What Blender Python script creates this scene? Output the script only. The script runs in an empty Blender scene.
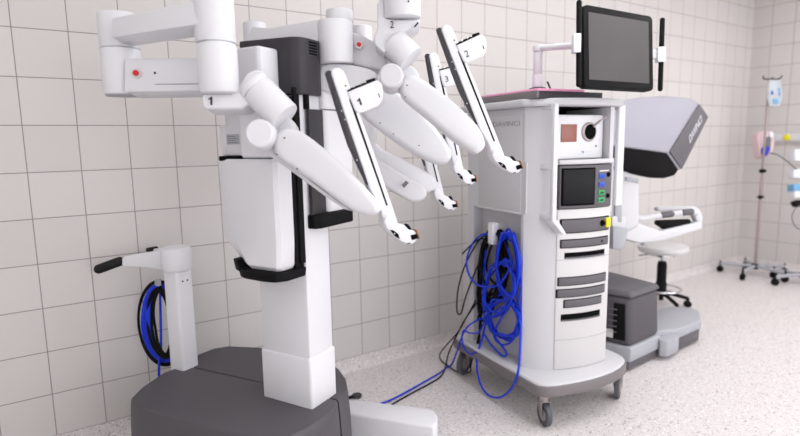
import bpy, bmesh, math, random
from mathutils import Vector, Matrix
random.seed(7)
V = Vector
COL = bpy.context.scene.collection
PI = math.pi

# ------------------------------------------------------------------ camera
CAM = V((0.021565, -2.820594, 1.386071))
FOC = 544.3145
YAW, PITCH, ROLL = 0.5900207, -0.1402247, -0.0176575
def cam_axes():
    cy, sy, cp, sp = math.cos(YAW), math.sin(YAW), math.cos(PITCH), math.sin(PITCH)
    f = V((sy*cp, cy*cp, sp)); r = V((cy, -sy, 0)); u = r.cross(f)
    c, s = math.cos(ROLL), math.sin(ROLL)
    return c*r + s*u, -s*r + c*u, f
CR, CU, CF = cam_axes()
def ray(x, y): return CF + CR*((x-400)/FOC) - CU*((y-218)/FOC)
def at(x, y, d): return CAM + ray(x, y)*d                      # d = distance along the view axis
def onplane(x, y, p, n):
    d = ray(x, y); return CAM + d*((p-CAM).dot(n)/d.dot(n))
def onz(x, y, z=0.0): return onplane(x, y, V((0, 0, z)), V((0, 0, 1)))

# ------------------------------------------------------------------ materials
def lin(c):
    c = c/255.0
    return c/12.92 if c <= .04045 else ((c+.055)/1.055)**2.4
def rgb(r, g, b): return (lin(r), lin(g), lin(b), 1)
def mat(name, col, rough=.45, metal=0, coat=0, noise=0, nscale=200, emit=None, es=0, spec=.5, alpha=1, trans=0):
    m = bpy.data.materials.new(name); m.use_nodes = True
    nt = m.node_tree; b = nt.nodes['Principled BSDF']
    b.inputs['Base Color'].default_value = col
    b.inputs['Roughness'].default_value = rough
    b.inputs['Metallic'].default_value = metal
    b.inputs['Coat Weight'].default_value = coat
    b.inputs['Specular IOR Level'].default_value = spec
    b.inputs['Alpha'].default_value = alpha
    b.inputs['Transmission Weight'].default_value = trans
    if emit:
        b.inputs['Emission Color'].default_value = emit; b.inputs['Emission Strength'].default_value = es
    tc = nt.nodes.new('ShaderNodeTexCoord'); n = nt.nodes.new('ShaderNodeTexNoise')
    n.inputs['Scale'].default_value = nscale
    nt.links.new(tc.outputs['Object'], n.inputs['Vector'])
    if noise:
        mx = nt.nodes.new('ShaderNodeMix'); mx.data_type = 'RGBA'; mx.blend_type = 'MULTIPLY'
        mx.inputs[0].default_value = noise; mx.inputs[6].default_value = col
        nt.links.new(n.outputs['Fac'], mx.inputs[7]); nt.links.new(mx.outputs[2], b.inputs['Base Color'])
    bp = nt.nodes.new('ShaderNodeBump'); bp.inputs['Strength'].default_value = .04; bp.inputs['Distance'].default_value = .001
    nt.links.new(n.outputs['Fac'], bp.inputs['Height']); nt.links.new(bp.outputs['Normal'], b.inputs['Normal'])
    return m
M = {}
M['white'] = mat('white_plastic', rgb(224, 223, 228), .45)
M['white2'] = mat('pale_plastic', rgb(214, 212, 216), .5)
M['offwhite'] = mat('cream_plastic', rgb(208, 205, 206), .5)
M['cart'] = mat('cart_shell', rgb(203, 202, 206), .5)
M['cartside'] = mat('cart_side', rgb(203, 202, 205), .55)
M['dark'] = mat('charcoal_plastic', rgb(92, 88, 93), .55, noise=.25, nscale=350, spec=.3)
M['darker'] = mat('dark_plastic', rgb(58, 55, 60), .5, spec=.3)
M['black'] = mat('black_plastic', rgb(17, 16, 18), .6, spec=.12)
M['rubber'] = mat('black_rubber', rgb(28, 28, 30), .7, spec=.25)
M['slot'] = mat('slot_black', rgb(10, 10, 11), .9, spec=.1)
M['grille'] = mat('panel_grey', rgb(98, 95, 100), .55, spec=.3)
M['wheel'] = mat('wheel_grey', rgb(84, 85, 92), .5)
M['blue'] = mat('blue_cable', rgb(12, 52, 208), .4, spec=.35)
M['red'] = mat('red_button', rgb(215, 16, 30), .35)
M['green'] = mat('green_port', rgb(40, 165, 95), .4)
M['bport'] = mat('blue_port', rgb(45, 85, 190), .4)
M['yellow'] = mat('yellow_latch', rgb(226, 214, 20), .4)
M['brown'] = mat('brass_clamp', rgb(150, 100, 62), .35, metal=.4)
M['chrome'] = mat('chrome', rgb(215, 215, 218), .18, metal=1)
M['steel'] = mat('steel', rgb(168, 158, 158), .35, metal=.7)
M['pole'] = mat('pole_steel', rgb(165, 150, 148), .45, metal=.3)
M['silver'] = mat('silver_shell', rgb(150, 147, 158), .55)
M['plat'] = mat('platform_grey', rgb(168, 169, 176), .5)
M['rim'] = mat('bumper_grey', rgb(120, 114, 116), .55)
M['screen'] = mat('screen_reflection', rgb(76, 72, 74), .42, noise=.3, nscale=4, spec=.35)  # cloudy grey room reflection put into the base colour
M['dscreen'] = mat('dark_display', rgb(13, 12, 16), .45, spec=.2)
M['redscreen'] = mat('touch_display', rgb(146, 86, 76), .3)
M['pink'] = mat('pink_pad', rgb(238, 158, 196), .6)
M['pinkpump'] = mat('pink_pump', rgb(222, 196, 200), .5)
M['label'] = mat('label_ink', rgb(110, 110, 116), .6)
M['ink'] = mat('black_ink', rgb(20, 20, 22), .6)
M['lettering'] = mat('pale_lettering', rgb(150, 150, 156), .5)
M['letterw'] = mat('white_lettering', rgb(225, 225, 232), .5)
M['paper'] = mat('paper_label', rgb(214, 212, 212), .7)
M['lblue'] = mat('light_blue', rgb(110, 165, 205), .5)
M['deepblue'] = mat('deep_blue', rgb(40, 60, 190), .5)
M['bag'] = mat('bag_film', rgb(225, 232, 240), .2, trans=.5)
M['paint'] = mat('ceiling_paint', rgb(243, 242, 240), .8)
M['frost'] = mat('lamp_diffuser', rgb(250, 250, 250), .6, emit=(.98, .99, 1, 1), es=1.2)

def tile_mat(name, axis, off, pitch, zoff=.08, zp=.2):
    m = bpy.data.materials.new(name); m.use_nodes = True
    nt = m.node_tree; N = nt.nodes; L = nt.links; b = N['Principled BSDF']
    geo = N.new('ShaderNodeNewGeometry'); sep = N.new('ShaderNodeSeparateXYZ'); L.new(geo.outputs['Position'], sep.inputs[0])
    def math_(op, a, c=None):
        n = N.new('ShaderNodeMath'); n.operation = op
        for i, q in enumerate((a, c)):
            if q is None: continue
            if isinstance(q, (int, float)): n.inputs[i].default_value = q
            else: L.new(q, n.inputs[i])
        return n.outputs[0]
    def edge(out, o, p):
        t = math_('DIVIDE', math_('SUBTRACT', out, o), p)
        fr = math_('FRACT', math_('ADD', t, 100.5))
        return math_('MULTIPLY', math_('ABSOLUTE', math_('SUBTRACT', fr, .5)), p), math_('FLOOR', math_('ADD', t, 100.0))
    e1, c1 = edge(sep.outputs[axis], off, pitch)
    e2, c2 = edge(sep.outputs[2], zoff, zp)
    dmin = math_('MINIMUM', e1, e2)
    mr = N.new('ShaderNodeMapRange'); mr.inputs[1].default_value = .0012; mr.inputs[2].default_value = .0026
    L.new(dmin, mr.inputs[0])
    cmb = N.new('ShaderNodeCombineXYZ'); L.new(c1, cmb.inputs[0]); L.new(c2, cmb.inputs[1])
    wn = N.new('ShaderNodeTexWhiteNoise'); L.new(cmb.outputs[0], wn.inputs['Vector'])
    tint = N.new('ShaderNodeMix'); tint.data_type = 'RGBA'
    tint.inputs[6].default_value = rgb(207, 202, 200); tint.inputs[7].default_value = rgb(211, 206, 204)
    L.new(wn.outputs['Value'], tint.inputs[0])
    mx = N.new('ShaderNodeMix'); mx.data_type = 'RGBA'; mx.inputs[6].default_value = rgb(140, 131, 129)
    L.new(mr.outputs[0], mx.inputs[0]); L.new(tint.outputs[2], mx.inputs[7]); L.new(mx.outputs[2], b.inputs['Base Color'])
    b.inputs['Roughness'].default_value = .32; b.inputs['Specular IOR Level'].default_value = .35
    bp = N.new('ShaderNodeBump'); bp.inputs['Strength'].default_value = .5; bp.inputs['Distance'].default_value = .001
    L.new(mr.outputs[0], bp.inputs['Height']); L.new(bp.outputs['Normal'], b.inputs['Normal'])
    return m
M['tile_back'] = tile_mat('wall_tiles', 0, 0.0, .20152)
M['tile_right'] = tile_mat('wall_tiles_side', 1, -.178, .20152)

def floor_mat():
    m = bpy.data.materials.new('speckled_vinyl'); m.use_nodes = True
    nt = m.node_tree; N = nt.nodes; L = nt.links; b = N['Principled BSDF']
    geo = N.new('ShaderNodeNewGeometry')
    cur = None
    base = N.new('ShaderNodeMix'); base.data_type = 'RGBA'
    base.inputs[6].default_value = rgb(210, 203, 203); base.inputs[7].default_value = rgb(226, 220, 220)
    n0 = N.new('ShaderNodeTexNoise'); n0.inputs['Scale'].default_value = 28; n0.inputs['Detail'].default_value = 3
    L.new(geo.outputs['Position'], n0.inputs['Vector']); L.new(n0.outputs['Fac'], base.inputs[0])
    cur = base.outputs[2]
    for sc, lo, hi, col, st in ((70, .60, .68, rgb(176, 165, 165), .5), (110, .64, .69, rgb(96, 86, 86), .75), (48, .64, .70, rgb(150, 138, 140), .5), (60, .60, .66, rgb(250, 248, 248), .6), (85, .66, .70, rgb(70, 64, 66), .7)):
        n = N.new('ShaderNodeTexNoise'); n.inputs['Scale'].default_value = sc; n.inputs['Detail'].default_value = 2
        mp = N.new('ShaderNodeVectorMath'); mp.operation = 'ADD'; mp.inputs[1].default_value = (sc*1.7, sc*.3, sc*2.1)
        L.new(geo.outputs['Position'], mp.inputs[0]); L.new(mp.outputs[0], n.inputs['Vector'])
        mr = N.new('ShaderNodeMapRange'); mr.inputs[1].default_value = lo; mr.inputs[2].default_value = hi; mr.inputs[4].default_value = st
        L.new(n.outputs['Fac'], mr.inputs[0])
        mx = N.new('ShaderNodeMix'); mx.data_type = 'RGBA'; mx.inputs[7].default_value = col
        L.new(mr.outputs[0], mx.inputs[0]); L.new(cur, mx.inputs[6]); cur = mx.outputs[2]
    L.new(cur, b.inputs['Base Color']); b.inputs['Roughness'].default_value = .42
    b.inputs['Specular IOR Level'].default_value = .3
    return m
M['floor'] = floor_mat()

# ------------------------------------------------------------------ mesh builder
class MB:
    def __init__(s): s.bm = bmesh.new()
    def _merge(s, b, bevel=0, seg=2, ang=30):
        bmesh.ops.recalc_face_normals(b, faces=b.faces)
        if bevel > 0:
            es = [e for e in b.edges if len(e.link_faces) == 2 and e.calc_face_angle(0) > math.radians(ang)]
            if es: bmesh.ops.bevel(b, geom=es, offset=bevel, segments=seg, profile=.5, affect='EDGES', clamp_overlap=True)
        me = bpy.data.meshes.new('t'); b.to_mesh(me); b.free(); s.bm.from_mesh(me); bpy.data.meshes.remove(me)
        return s
    def hexa(s, P, bevel=0, seg=2):          # 8 points: bottom ring 0-3, top ring 4-7
        b = bmesh.new(); v = [b.verts.new(p) for p in P]
        for f in ((3, 2, 1, 0), (4, 5, 6, 7), (0, 1, 5, 4), (1, 2, 6, 5), (2, 3, 7, 6), (3, 0, 4, 7)): b.faces.new([v[i] for i in f])
        return s._merge(b, bevel, seg)
    def box(s, F, x0, x1, y0, y1, z0, z1, bevel=0, seg=2):
        return s.hexa([F(x0, y0, z0), F(x1, y0, z0), F(x1, y1, z0), F(x0, y1, z0), F(x0, y0, z1), F(x1, y0, z1), F(x1, y1, z1), F(x0, y1, z1)], bevel, seg)
    def prism(s, A, B, bevel=0, seg=2, ang=30):      # two matching rings of points
        b = bmesh.new(); n = len(A)
        if isinstance(B, Vector): B = [p+B for p in A]
        a = [b.verts.new(p) for p in A]; c = [b.verts.new(p) for p in B]
        b.faces.new(a); b.faces.new(c[::-1])
        for i in range(n): b.faces.new((a[i], a[(i+1) % n], c[(i+1) % n], c[i]))
        return s._merge(b, bevel, seg, ang)
    def rings(s, R, caps=True, closed=True, bevel=0):
        b = bmesh.new(); vs = [[b.verts.new(p) for p in r] for r in R]; n = len(R[0])
        for i in range(len(vs)-1):
            for j in range(n if closed else n-1): b.faces.new((vs[i][j], vs[i][(j+1) % n], vs[i+1][(j+1) % n], vs[i+1][j]))
        if caps: b.faces.new(vs[0][::-1]); b.faces.new(vs[-1])
        return s._merge(b, bevel)
    def lathe(s, o, ax, prof, n=28):                  # prof: (radius, height) along ax from o
        ax = ax.normalized(); t = V((0, 0, 1)) if abs(ax.z) < .9 else V((1, 0, 0))
        x = ax.cross(t).normalized(); y = ax.cross(x)
        return s.rings([[o+ax*h+(x*math.cos(a)+y*math.sin(a))*max(r, 1e-4) for a in (2*PI*k/n for k in range(n))] for r, h in prof])
    def cyl(s, p, q, r, r2=None, n=28, ch=.0):
        L = (q-p).length; r2 = r if r2 is None else r2; c = ch or min(r, r2)*.12
        return s.lathe(p, q-p, [(r-c, 0), (r-c*.3, c*.3), (r, c), (r2, L-c), (r2-c*.3, L-c*.3), (r2-c, L)], n)
    def cap(s, p, q, r, r2=None, n=24, k=6):          # round-ended capsule
        L = (q-p).length; r2 = r if r2 is None else r2
        pr = [(r*math.sin(i*PI/2/k), -r*math.cos(i*PI/2/k)) for i in range(k+1)] + [(r2*math.cos(i*PI/2/k), L+r2*math.sin(i*PI/2/k)) for i in range(k+1)]
        return s.lathe(p, q-p, pr, n)
    def ball(s, p, r): return s.lathe(p-V((0, 0, r)), V((0, 0, 1)), [(r*math.sin(i*PI/12), r-r*math.cos(i*PI/12)) for i in range(13)], 24)
    def tube(s, pts, r, n=8, closed=False, step=5, smooth=True):
        pts = [V(p) for p in pts]
        if smooth:
            out = []; N_ = len(pts); rng = range(N_ if closed else N_-1)
            for i in rng:
                if closed: p0, p1, p2, p3 = (pts[(i+k) % N_] for k in (-1, 0, 1, 2))
                else: p0, p1, p2, p3 = pts[max(i-1, 0)], pts[i], pts[i+1], pts[min(i+2, N_-1)]
                for k in range(step):
                    t = k/step
                    out.append(.5*((2*p1)+(p2-p0)*t+(2*p0-5*p1+4*p2-p3)*t*t+(3*p1-p0-3*p2+p3)*t*t*t))
            if not closed: out.append(pts[-1])
            pts = out
        R = []; prev = None; m = len(pts)
        for i, p in enumerate(pts):
            d = (pts[(i+1) % m]-pts[i-1]) if closed else (pts[min(i+1, m-1)]-pts[max(i-1, 0)])
            d = d.normalized() if d.length > 1e-7 else V((0, 0, 1))
            if prev is None: x = d.cross(V((0, 0, 1)) if abs(d.z) < .9 else V((1, 0, 0))).normalized()
            else:
                x = prev-d*prev.dot(d)
                x = x.normalized() if x.length > 1e-6 else d.orthogonal().normalized()
            prev = x; y = d.cross(x)
            rr = r[i*len(r)//m] if isinstance(r, (list, tuple)) else r
            R.append([p+(x*math.cos(2*PI*k/n)+y*math.sin(2*PI*k/n))*rr for k in range(n)])
        if closed: R.append(R[0]); return s.rings(R, caps=False)
        return s.rings(R)
    def build(s, name, m, parent=None, kind=None, label=None, sharp=32, **kw):
        bm = s.bm
        bmesh.ops.recalc_face_normals(bm, faces=bm.faces) if kw.get('recalc') else None
        for f in bm.faces: f.smooth = True
        for e in bm.edges:
            if len(e.link_faces) != 2 or e.calc_face_angle(0) > math.radians(sharp): e.smooth = False
        lo = V([min(v.co[i] for v in bm.verts) for i in range(3)]); hi = V([max(v.co[i] for v in bm.verts) for i in range(3)])
        o = (lo+hi)/2
        if not parent: o.z = lo.z
        for v in bm.verts: v.co -= o
        me = bpy.data.meshes.new(name); bm.to_mesh(me); bm.free(); me.materials.append(M[m] if isinstance(m, str) else m)
        ob = bpy.data.objects.new(name, me); COL.objects.link(ob)
        return place(ob, o, parent, kind, label)
WP = {}
def place(ob, o, parent=None, kind=None, label=None):
    WP[ob.name] = o.copy()
    if parent: ob.parent = parent; ob.location = o-WP[parent.name]
    else: ob.location = o
    if kind: ob['kind'] = kind
    if label: ob['label'] = label
    return ob
def tag(o, label, cat, group=None):
    o['label'] = label; o['category'] = cat
    if group: o['group'] = group
    return o
def thing(name, o, label, cat, group=None):
    e = bpy.data.objects.new(name, None); COL.objects.link(e); e.empty_display_size = .1
    place(e, V(o)); return tag(e, label, cat, group)
def text(name, body, pos, xd, yd, h, m, parent, depth=.0006, width=None):
    if body == '1':
        xd = xd.normalized(); zd = xd.cross(yd).normalized(); yd = zd.cross(xd); w_ = width or h*.4
        G = [(-.05, -.5), (.45, -.5), (.45, .5), (.12, .5), (-.5, .30), (-.5, .13), (-.05, .24)]
        return MB().prism([pos+xd*(a*w_)+yd*(b*h)+zd*depth for a, b in G], -zd*depth*2).build(name, m, parent)
    cu = bpy.data.curves.new('t', 'FONT'); cu.body = body; cu.align_x = 'CENTER'; cu.align_y = 'CENTER'; cu.extrude = .01; cu.resolution_u = 3
    to = bpy.data.objects.new('t', cu); COL.objects.link(to)
    me = bpy.data.meshes.new_from_object(to.evaluated_get(bpy.context.evaluated_depsgraph_get()))
    bpy.data.objects.remove(to); bpy.data.curves.remove(cu)
    xd = xd.normalized(); zd = xd.cross(yd).normalized(); yd = zd.cross(xd)
    ys = [v.co.y for v in me.vertices]; xs = [v.co.x for v in me.vertices]
    k = h/(max(ys)-min(ys)); kx = width/(max(xs)-min(xs)) if width else k
    cy = (max(ys)+min(ys))/2; cx = (max(xs)+min(xs))/2
    for v in me.vertices: v.co = xd*((v.co.x-cx)*kx)+yd*((v.co.y-cy)*k)+zd*(v.co.z/.01*depth)
    me.name = name; me.materials.append(M[m])
    ob = bpy.data.objects.new(name, me); COL.objects.link(ob)
    return place(ob, pos, parent)
def frame(o, ang):
    x = V((math.cos(ang), math.sin(ang), 0)); y = V((-math.sin(ang), math.cos(ang), 0)); o = V(o)
    return lambda a, b, c: o+x*a+y*b+V((0, 0, c))
def W(x, y, z): return V((x, y, z))

# ------------------------------------------------------------------ the room
X0, X1, Y0, Y1, H = -2.4, 6.376, -4.6, 0.0, 2.95
def struct(name, m, x0, x1, y0, y1, z0, z1):
    return MB().box(W, x0, x1, y0, y1, z0, z1).build(name, m, kind='structure')
struct('floor', 'floor', X0-.1, X1+.1, Y0-.1, Y1+.1, -.1, 0)
struct('ceiling', 'paint', X0-.1, X1+.1, Y0-.1, Y1+.1, H, H+.1)
struct('wall_back', 'tile_back', X0, X1, 0, .1, 0, H)
struct('wall_right', 'tile_right', X1, X1+.1, Y0, Y1, 0, H)
struct('wall_left', 'paint', X0-.1, X0, Y0, Y1, 0, H)
struct('wall_front', 'paint', X0, X1, Y0-.1, Y0, 0, H)
def cove(name, p0, p1, nrm):     # vinyl skirting that curves into the floor
    pr = [(0, .08), (.006, .08), (.007, .03), (.012, .014), (.022, .004), (.035, 0), (0, 0)]
    A = [p0+nrm*a+V((0, 0, z)) for a, z in pr]; B = [p1+nrm*a+V((0, 0, z)) for a, z in pr]
    MB().prism(A, B).build(name, 'floor', kind='structure', sharp=50)
cove('baseboard_back', V((X0, 0, 0)), V((X1, 0, 0)), V((0, -1, 0)))
cove('baseboard_right', V((X1, 0, 0)), V((X1, Y0, 0)), V((-1, 0, 0)))

# ceiling lamps
def lamp(x, y, w, d, e, label):
    t = thing('ceiling_light', (x, y, H-.04), label, 'ceiling light', 'ceiling lights over the room')
    m = MB()
    for q in ((x-w/2-.03, x-w/2, y-d/2-.03, y+d/2+.03), (x+w/2, x+w/2+.03, y-d/2-.03, y+d/2+.03), (x-w/2, x+w/2, y-d/2-.03, y-d/2), (x-w/2, x+w/2, y+d/2, y+d/2+.03)):
        m.box(W, *q, H-.04, H)
    m.build('lamp_frame', 'white2', t)
    MB().box(W, x-w/2, x+w/2, y-d/2, y+d/2, H-.025, H-.001).build('diffuser', 'frost', t)
    L = bpy.data.lights.new('lamp', 'AREA'); L.shape = 'RECTANGLE'; L.size = w; L.size_y = d; L.energy = e; L.color = (.985, .99, 1)
    lo = bpy.data.objects.new('lamp', L); COL.objects.link(lo); place(lo, V((x, y, H-.05)), t)
for x, y, e, lb in ((-1.3, -3.4, 9, 'ceiling panel lamp above the near left end of the room'), (-1.2, -1.3, 6, 'ceiling panel lamp left of the surgical robot'),
                    (1.6, -3.7, 22, 'ceiling panel lamp above the photographer'), (2.0, -1.5, 28, 'ceiling panel lamp between robot and instrument cart'),
                    (3.7, -3.3, 9, 'ceiling panel lamp above the open floor on the right'), (3.9, -1.8, 15, 'ceiling panel lamp above console and stool'),
                    (5.3, -3.2, 14, 'ceiling panel lamp above the near right end of the room'), (5.3, -1.7, 20, 'ceiling panel lamp nearest the tiled corner')):
    lamp(x, y, 1.2, 1.2, e, lb)

# added frontal fill behind the camera, shaped as an invented frosted window band
WX0, WX1, WZ0, WZ1 = -1.6, 6.0, .45, 2.55
wf = MB()
for x in [WX0+(WX1-WX0)*i/4 for i in range(5)]: wf.box(W, x-.03, x+.03, Y0, Y0+.05, WZ0, WZ1)
for z in (WZ0, WZ1): wf.box(W, WX0-.03, WX1+.03, Y0, Y0+.05, z-.03, z+.03)
wf.build('fill_panel_frame', 'white2', kind='structure')
MB().box(W, WX0, WX1, Y0+.001, Y0+.012, WZ0, WZ1).build('fill_panel', 'frost', kind='structure')
for i in range(4):  # added area lamps, soft fill from the front to flatten the shading
    w1 = (WX1-WX0)/4
    L = bpy.data.lights.new('front_fill', 'AREA'); L.shape = 'RECTANGLE'; L.size = w1-.1; L.size_y = WZ1-WZ0-.1; L.energy = (6, 24, 25, 26)[i]; L.color = (.96, .98, 1)
    lo = bpy.data.objects.new('front_fill', L); COL.objects.link(lo); lo.location = (WX0+w1*(i+.5), Y0+.06, (WZ0+WZ1)/2); lo.rotation_euler = (PI/2, 0, 0)

# ================================================================== SURGICAL ROBOT (patient cart)
PO = V((.807, -.946, 0))
ea, la = V((.447, -.894, 0)), V((.894, .447, 0))
def PF(a, b, z): return PO+ea*a+la*b+V((0, 0, z))
robot = thing('surgical_robot', PO, 'white four-armed surgical robot on a charcoal base, standing left of the instrument cart', 'surgical robot')

# --- base covers
ZB = .42
def ring_scale(R, k, dz, c):
    return [c+V(((p.x-c.x)*k, (p.y-c.y)*k, p.z-c.z))+V((0, 0, dz)) for p in R]
def base_cover(name, poly):
    R = [V(PF(a, b, z)) for a, b, z in poly]
    c = V(PF(-.26, 0, 0))
    out = []
    # shoulder profile: (inset, height drop)
    for k, dz in ((1.03, None), (1.045, -.30), (1.03, -.10), (1.016, -.025), (1.011, -.011), (1.004, -.003), (.996, 0)):
        r = []
        for p in R:
            q = V((c.x+(p.x-c.x)*k, c.y+(p.y-c.y)*k, (.055 if dz is None else p.z+dz)))
            r.append(q)
        out.append(r)
    return out
front = [(-.575, -.325, .42), (-.535, -.345, .42), (-.484, -.356, .42), (-.30, -.35, .42), (-.10, -.333, .42), (.09, -.30, .42), (.15, -.262, .42), (.175, -.20, .42), (.182, -.10, .42), (.175, -.03, .42), (.149, .028, .42)]
# the two covers meet on a straight seam that runs from the handle column to the right rim
seamA, seamB = (-.60, -.04, .42), (.149, .028, .42)
fr = front[:-1]+[(.146, .022, .42), (-.2, .004, .42), (-.60, -.022, .42), (-.655, -.06, .42), (-.665, -.115, .42), (-.62, -.25, .42)]
def smooth_cover(name, poly, m):
    R = base_cover(name, poly)
    mb = MB(); mb.rings(R, caps=True)
    return mb.build(name, m, robot, sharp=30)
smooth_cover('front_base_cover', fr, 'dark')
rr = [(.146, .030, .42), (.125, .12, .42), (.061, .199, .42), (-.02, .262, .42), (-.10, .30, .42), (-.3, .308, .42), (-.50, .29, .42), (-.65, .235, .42), (-.69, .18, .42), (-.695, .10, .42), (-.695, .03, .42), (-.665, -.045, .42), (-.595, -.013, .42), (-.2, .012, .42)]
smooth_cover('rear_base_cover', rr, 'dark')
MB().prism([PF(a*.98, b*.97, .05) for a, b, z in [(-.6, -.3, 0), (.1, -.28, 0), (.15, .0, 0), (0, .24, 0), (-.5, .28, 0), (-.68, .1, 0)]], V((0, 0, .355))).build('chassis', 'black', robot)
# little triangular sticker frame on the shoulder of the base
for (a, b) in ((-.5, -.25), (.05, -.24), (.02, .2), (-.5, .2)):
    p = PF(a, b, .05)
    MB().cyl(V((p.x-.02, p.y, .05)), V((p.x+.02, p.y, .05)), .05).build('wheel', 'rubber', robot)
# --- outrigger leg lying low to the right
lz = .16
top = [onz(x, y, lz) for x, y in ((340, 397.5), (428, 408), (434, 410), (437.5, 415), (437.5, 422), (434, 427), (340, 412))]
MB().prism(top, V((0, 0, -.13)), .012, 3, 50).build('outrigger_leg', 'white', robot)
fp = onz(357, 397, .0)
MB().lathe(fp, V((0, 0, 1)), [(.024, 0), (.027, .004), (.027, .013), (.022, .017)]).build('stabiliser_foot', 'darker', robot)
MB().box(lambda a, b, z: fp+ea*a*0+V((a, b, z)), -.16, 0, -.012, .012, .006, .014, .003).build('foot_bar', 'black', robot)

# --- column
MB().box(PF, -.125, .105, -.072, .072, .42, 1.70, .012).build('column', 'white', robot)
MB().box(PF, -.130, .110, -.078, .076, .40, .612, .010, 3).build('column_sleeve', 'white', robot)
m = MB()
hp = [(-.13, -.10), (.10, -.10), (.125, -.085), (.135, -.06), (.132, .0), (.122, .03), (.09, .06), (-.13, .07)]
m.prism([PF(a, b, 1.548) for a, b in hp], [PF(a, b, 1.742-(.0 if a < .1 else .008)) for a, b in hp], .006, 2)
head = m.build('column_head', 'darker', robot)
m = MB()
for i in range(5):
    z = 1.722-i*.0095
    m.box(PF, .1335, .136, -.045, -.002, z-.003, z+.0012)
m.build('vent_grille', 'slot', head)
# dark guide strips on the column front
MB().box(PF, .10, .112, -.105, -.078, .97, 1.57, .003).build('guide_rail', 'black', robot)
MB().box(PF, .112, .126, -.048, .03, 1.10, 1.50, .003).build('guide_rail', 'darker', robot)
MB().box(PF, .104, .120, -.052, -.035, 1.50, 1.55, .002).build('guide_rail', 'black', robot)
# --- left carriage
def chamfer(a0, a1, b0, b1, c):
    return [(a0, b1), (a0, b0+c*1.1), (a0+c*.9, b0), (a1-c*.25, b0), (a1, b0+c*.3), (a1, b1)]
def car1(z0, z1, a0, a1, b0=-.20, c=.09, bev=.008):
    P = chamfer(a0, a1, b0, -.094, c)
    return MB().prism([PF(a, b, z0) for a, b in P], [PF(a, b, z1) for a, b in P], bev, 3, 40)
def c1ring(a0, a1, b0, bi, z): return [PF(a, b, z) for a, b in ((a0, -.094), (a0, bi), (a0+(a1-a0)*.33, b0), (a1-.012, b0), (a1, b0+.012), (a1, -.094))]
cm = MB(); cm.rings([c1ring(-.10, .088, -.19, -.15, .958), c1ring(-.115, .096, -.20, -.155, .972), c1ring(-.19, .10, -.20, -.16, 1.05), c1ring(-.198, .10, -.20, -.165, 1.328), c1ring(-.19, .094, -.195, -.16, 1.335)])
c1 = cm.build('carriage', 'white', robot)
car1(1.337, 1.70, -.085, .045, b0=-.19, c=.03, bev=.02).build('carriage_head', 'white', c1)
MB().box(PF, -.12, .104, -.122, -.079, .93, 1.54, .004).build('carriage_plate', 'black', c1)
P = [(-.095, -.085), (-.10, -.195), (-.06, -.212), (.03, -.218), (.085, -.21), (.112, -.17), (.115, -.079)]
MB().prism([PF(a*.95, b*.985, .922) for a, b in P], [PF(a, b, .957) for a, b in P], .006, 2, 40).build('bumper', 'black', c1)
P = [(-.118, -.12), (-.118, -.19), (-.08, -.208), (-.08, -.12)]
MB().prism([PF(a, b, .945) for a, b in P], [PF(a-.01, b, .985) for a, b in P], .004).build('bumper_tail', 'black', c1)
lb = MB().box(PF, -.150, -.066, -.17, -.11, 1.345, 1.51, .008).build('switch_box', 'white2', c1)
MB().box(PF, -.142, -.082, -.1715, -.1695, 1.385, 1.42).build('rating_label', 'plat', lb)
m = MB()
for i in range(4): m.box(PF, -.138, -.10 if i % 2 else -.09, -.1722, -.1714, 1.390+i*.007, 1.392+i*.007)
m.build('label_print', 'label', lb)
MB().box(PF, -.178, -.072, -.18, -.11, 1.328, 1.345, .003).build('tray_ledge', 'slot', c1)
MB().box(PF, -.20, -.152, -.15, -.10, 1.345, 1.455, .008).build('side_pod', 'white', c1)
# --- right carriage
P = [(-.10, .09), (.125, .035), (.128, .19), (.10, .22), (-.10, .22)]
P = [(-.10, .086), (.10, .086), (.10, .035), (.122, .035), (.135, .05), (.135, .19), (.11, .215), (-.10, .215)]
c2 = MB().prism([PF(a, b, 1.135) for a, b in P], [PF(a, b, 1.50) for a, b in P], .006, 2, 40).build('carriage', 'white', robot)
MB().prism([PF(a, b, 1.503) for a, b in P], [PF(a, b, 1.60) for a, b in P], .006, 2, 40).build('carriage_head', 'white', c2)
P2 = [(.09, -.052), (.132, -.052), (.150, -.03), (.150, .165), (.115, .19), (-.05, .19), (-.05, .09), (.09, .09)]
MB().prism([PF(a, b, 1.085) for a, b in P2], [PF(a, b, 1.135) for a, b in P2], .006, 2, 40).build('bumper', 'black', c2)
MB().box(PF, -.03, .02, .12, .19, 1.055, 1.088, .004).build('bumper_tail', 'black', c2)

# --- drive handle column at the back of the base
hc = PF(-.66, -.035, 0)+CR*.019
def HF(a, b, z): return hc+ea*a+la*b+V((0, 0, z))
P = [(.045, -.042), (.045, .042), (-.045, .042), (-.045, -.042)]
helm = MB().prism([HF(a, b, .40) for a, b in P], [HF(a*.97, b*.97, .87) for a, b in P], .012, 3).build('handle_column', 'white', robot)
MB().lathe(HF(0, 0, .855), V((0, 0, 1)), [(.055, 0), (.058, .004), (.060, .01), (.062, .085), (.058, .098), (.048, .103), (0, .104)], 36).build('column_cap', 'white', helm)
def hp_(x, y, dd): return at(x, y, dd)
hd = (hc-CAM).dot(CF)
A = [at(x, y, hd-.04) for x, y in ((166, 250), (148, 252), (124, 256.5), (119, 261.5), (123, 266.5), (145, 267.5), (166, 270.5))]
MB().prism(A, CF*.05, .006, 2, 20).build('handle_arm', 'white', helm)
A = [at(x, y, hd+.09) for x, y in ((176, 249), (160, 248), (153, 249), (153, 253), (176, 256))]
MB().prism(A, CF*.03, .004).build('handle_arm', 'white', helm)
MB().cap(at(99, 269, hd-.06), at(119.5, 261.5, hd-.03), .021).build('grip', 'rubber', helm)
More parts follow.
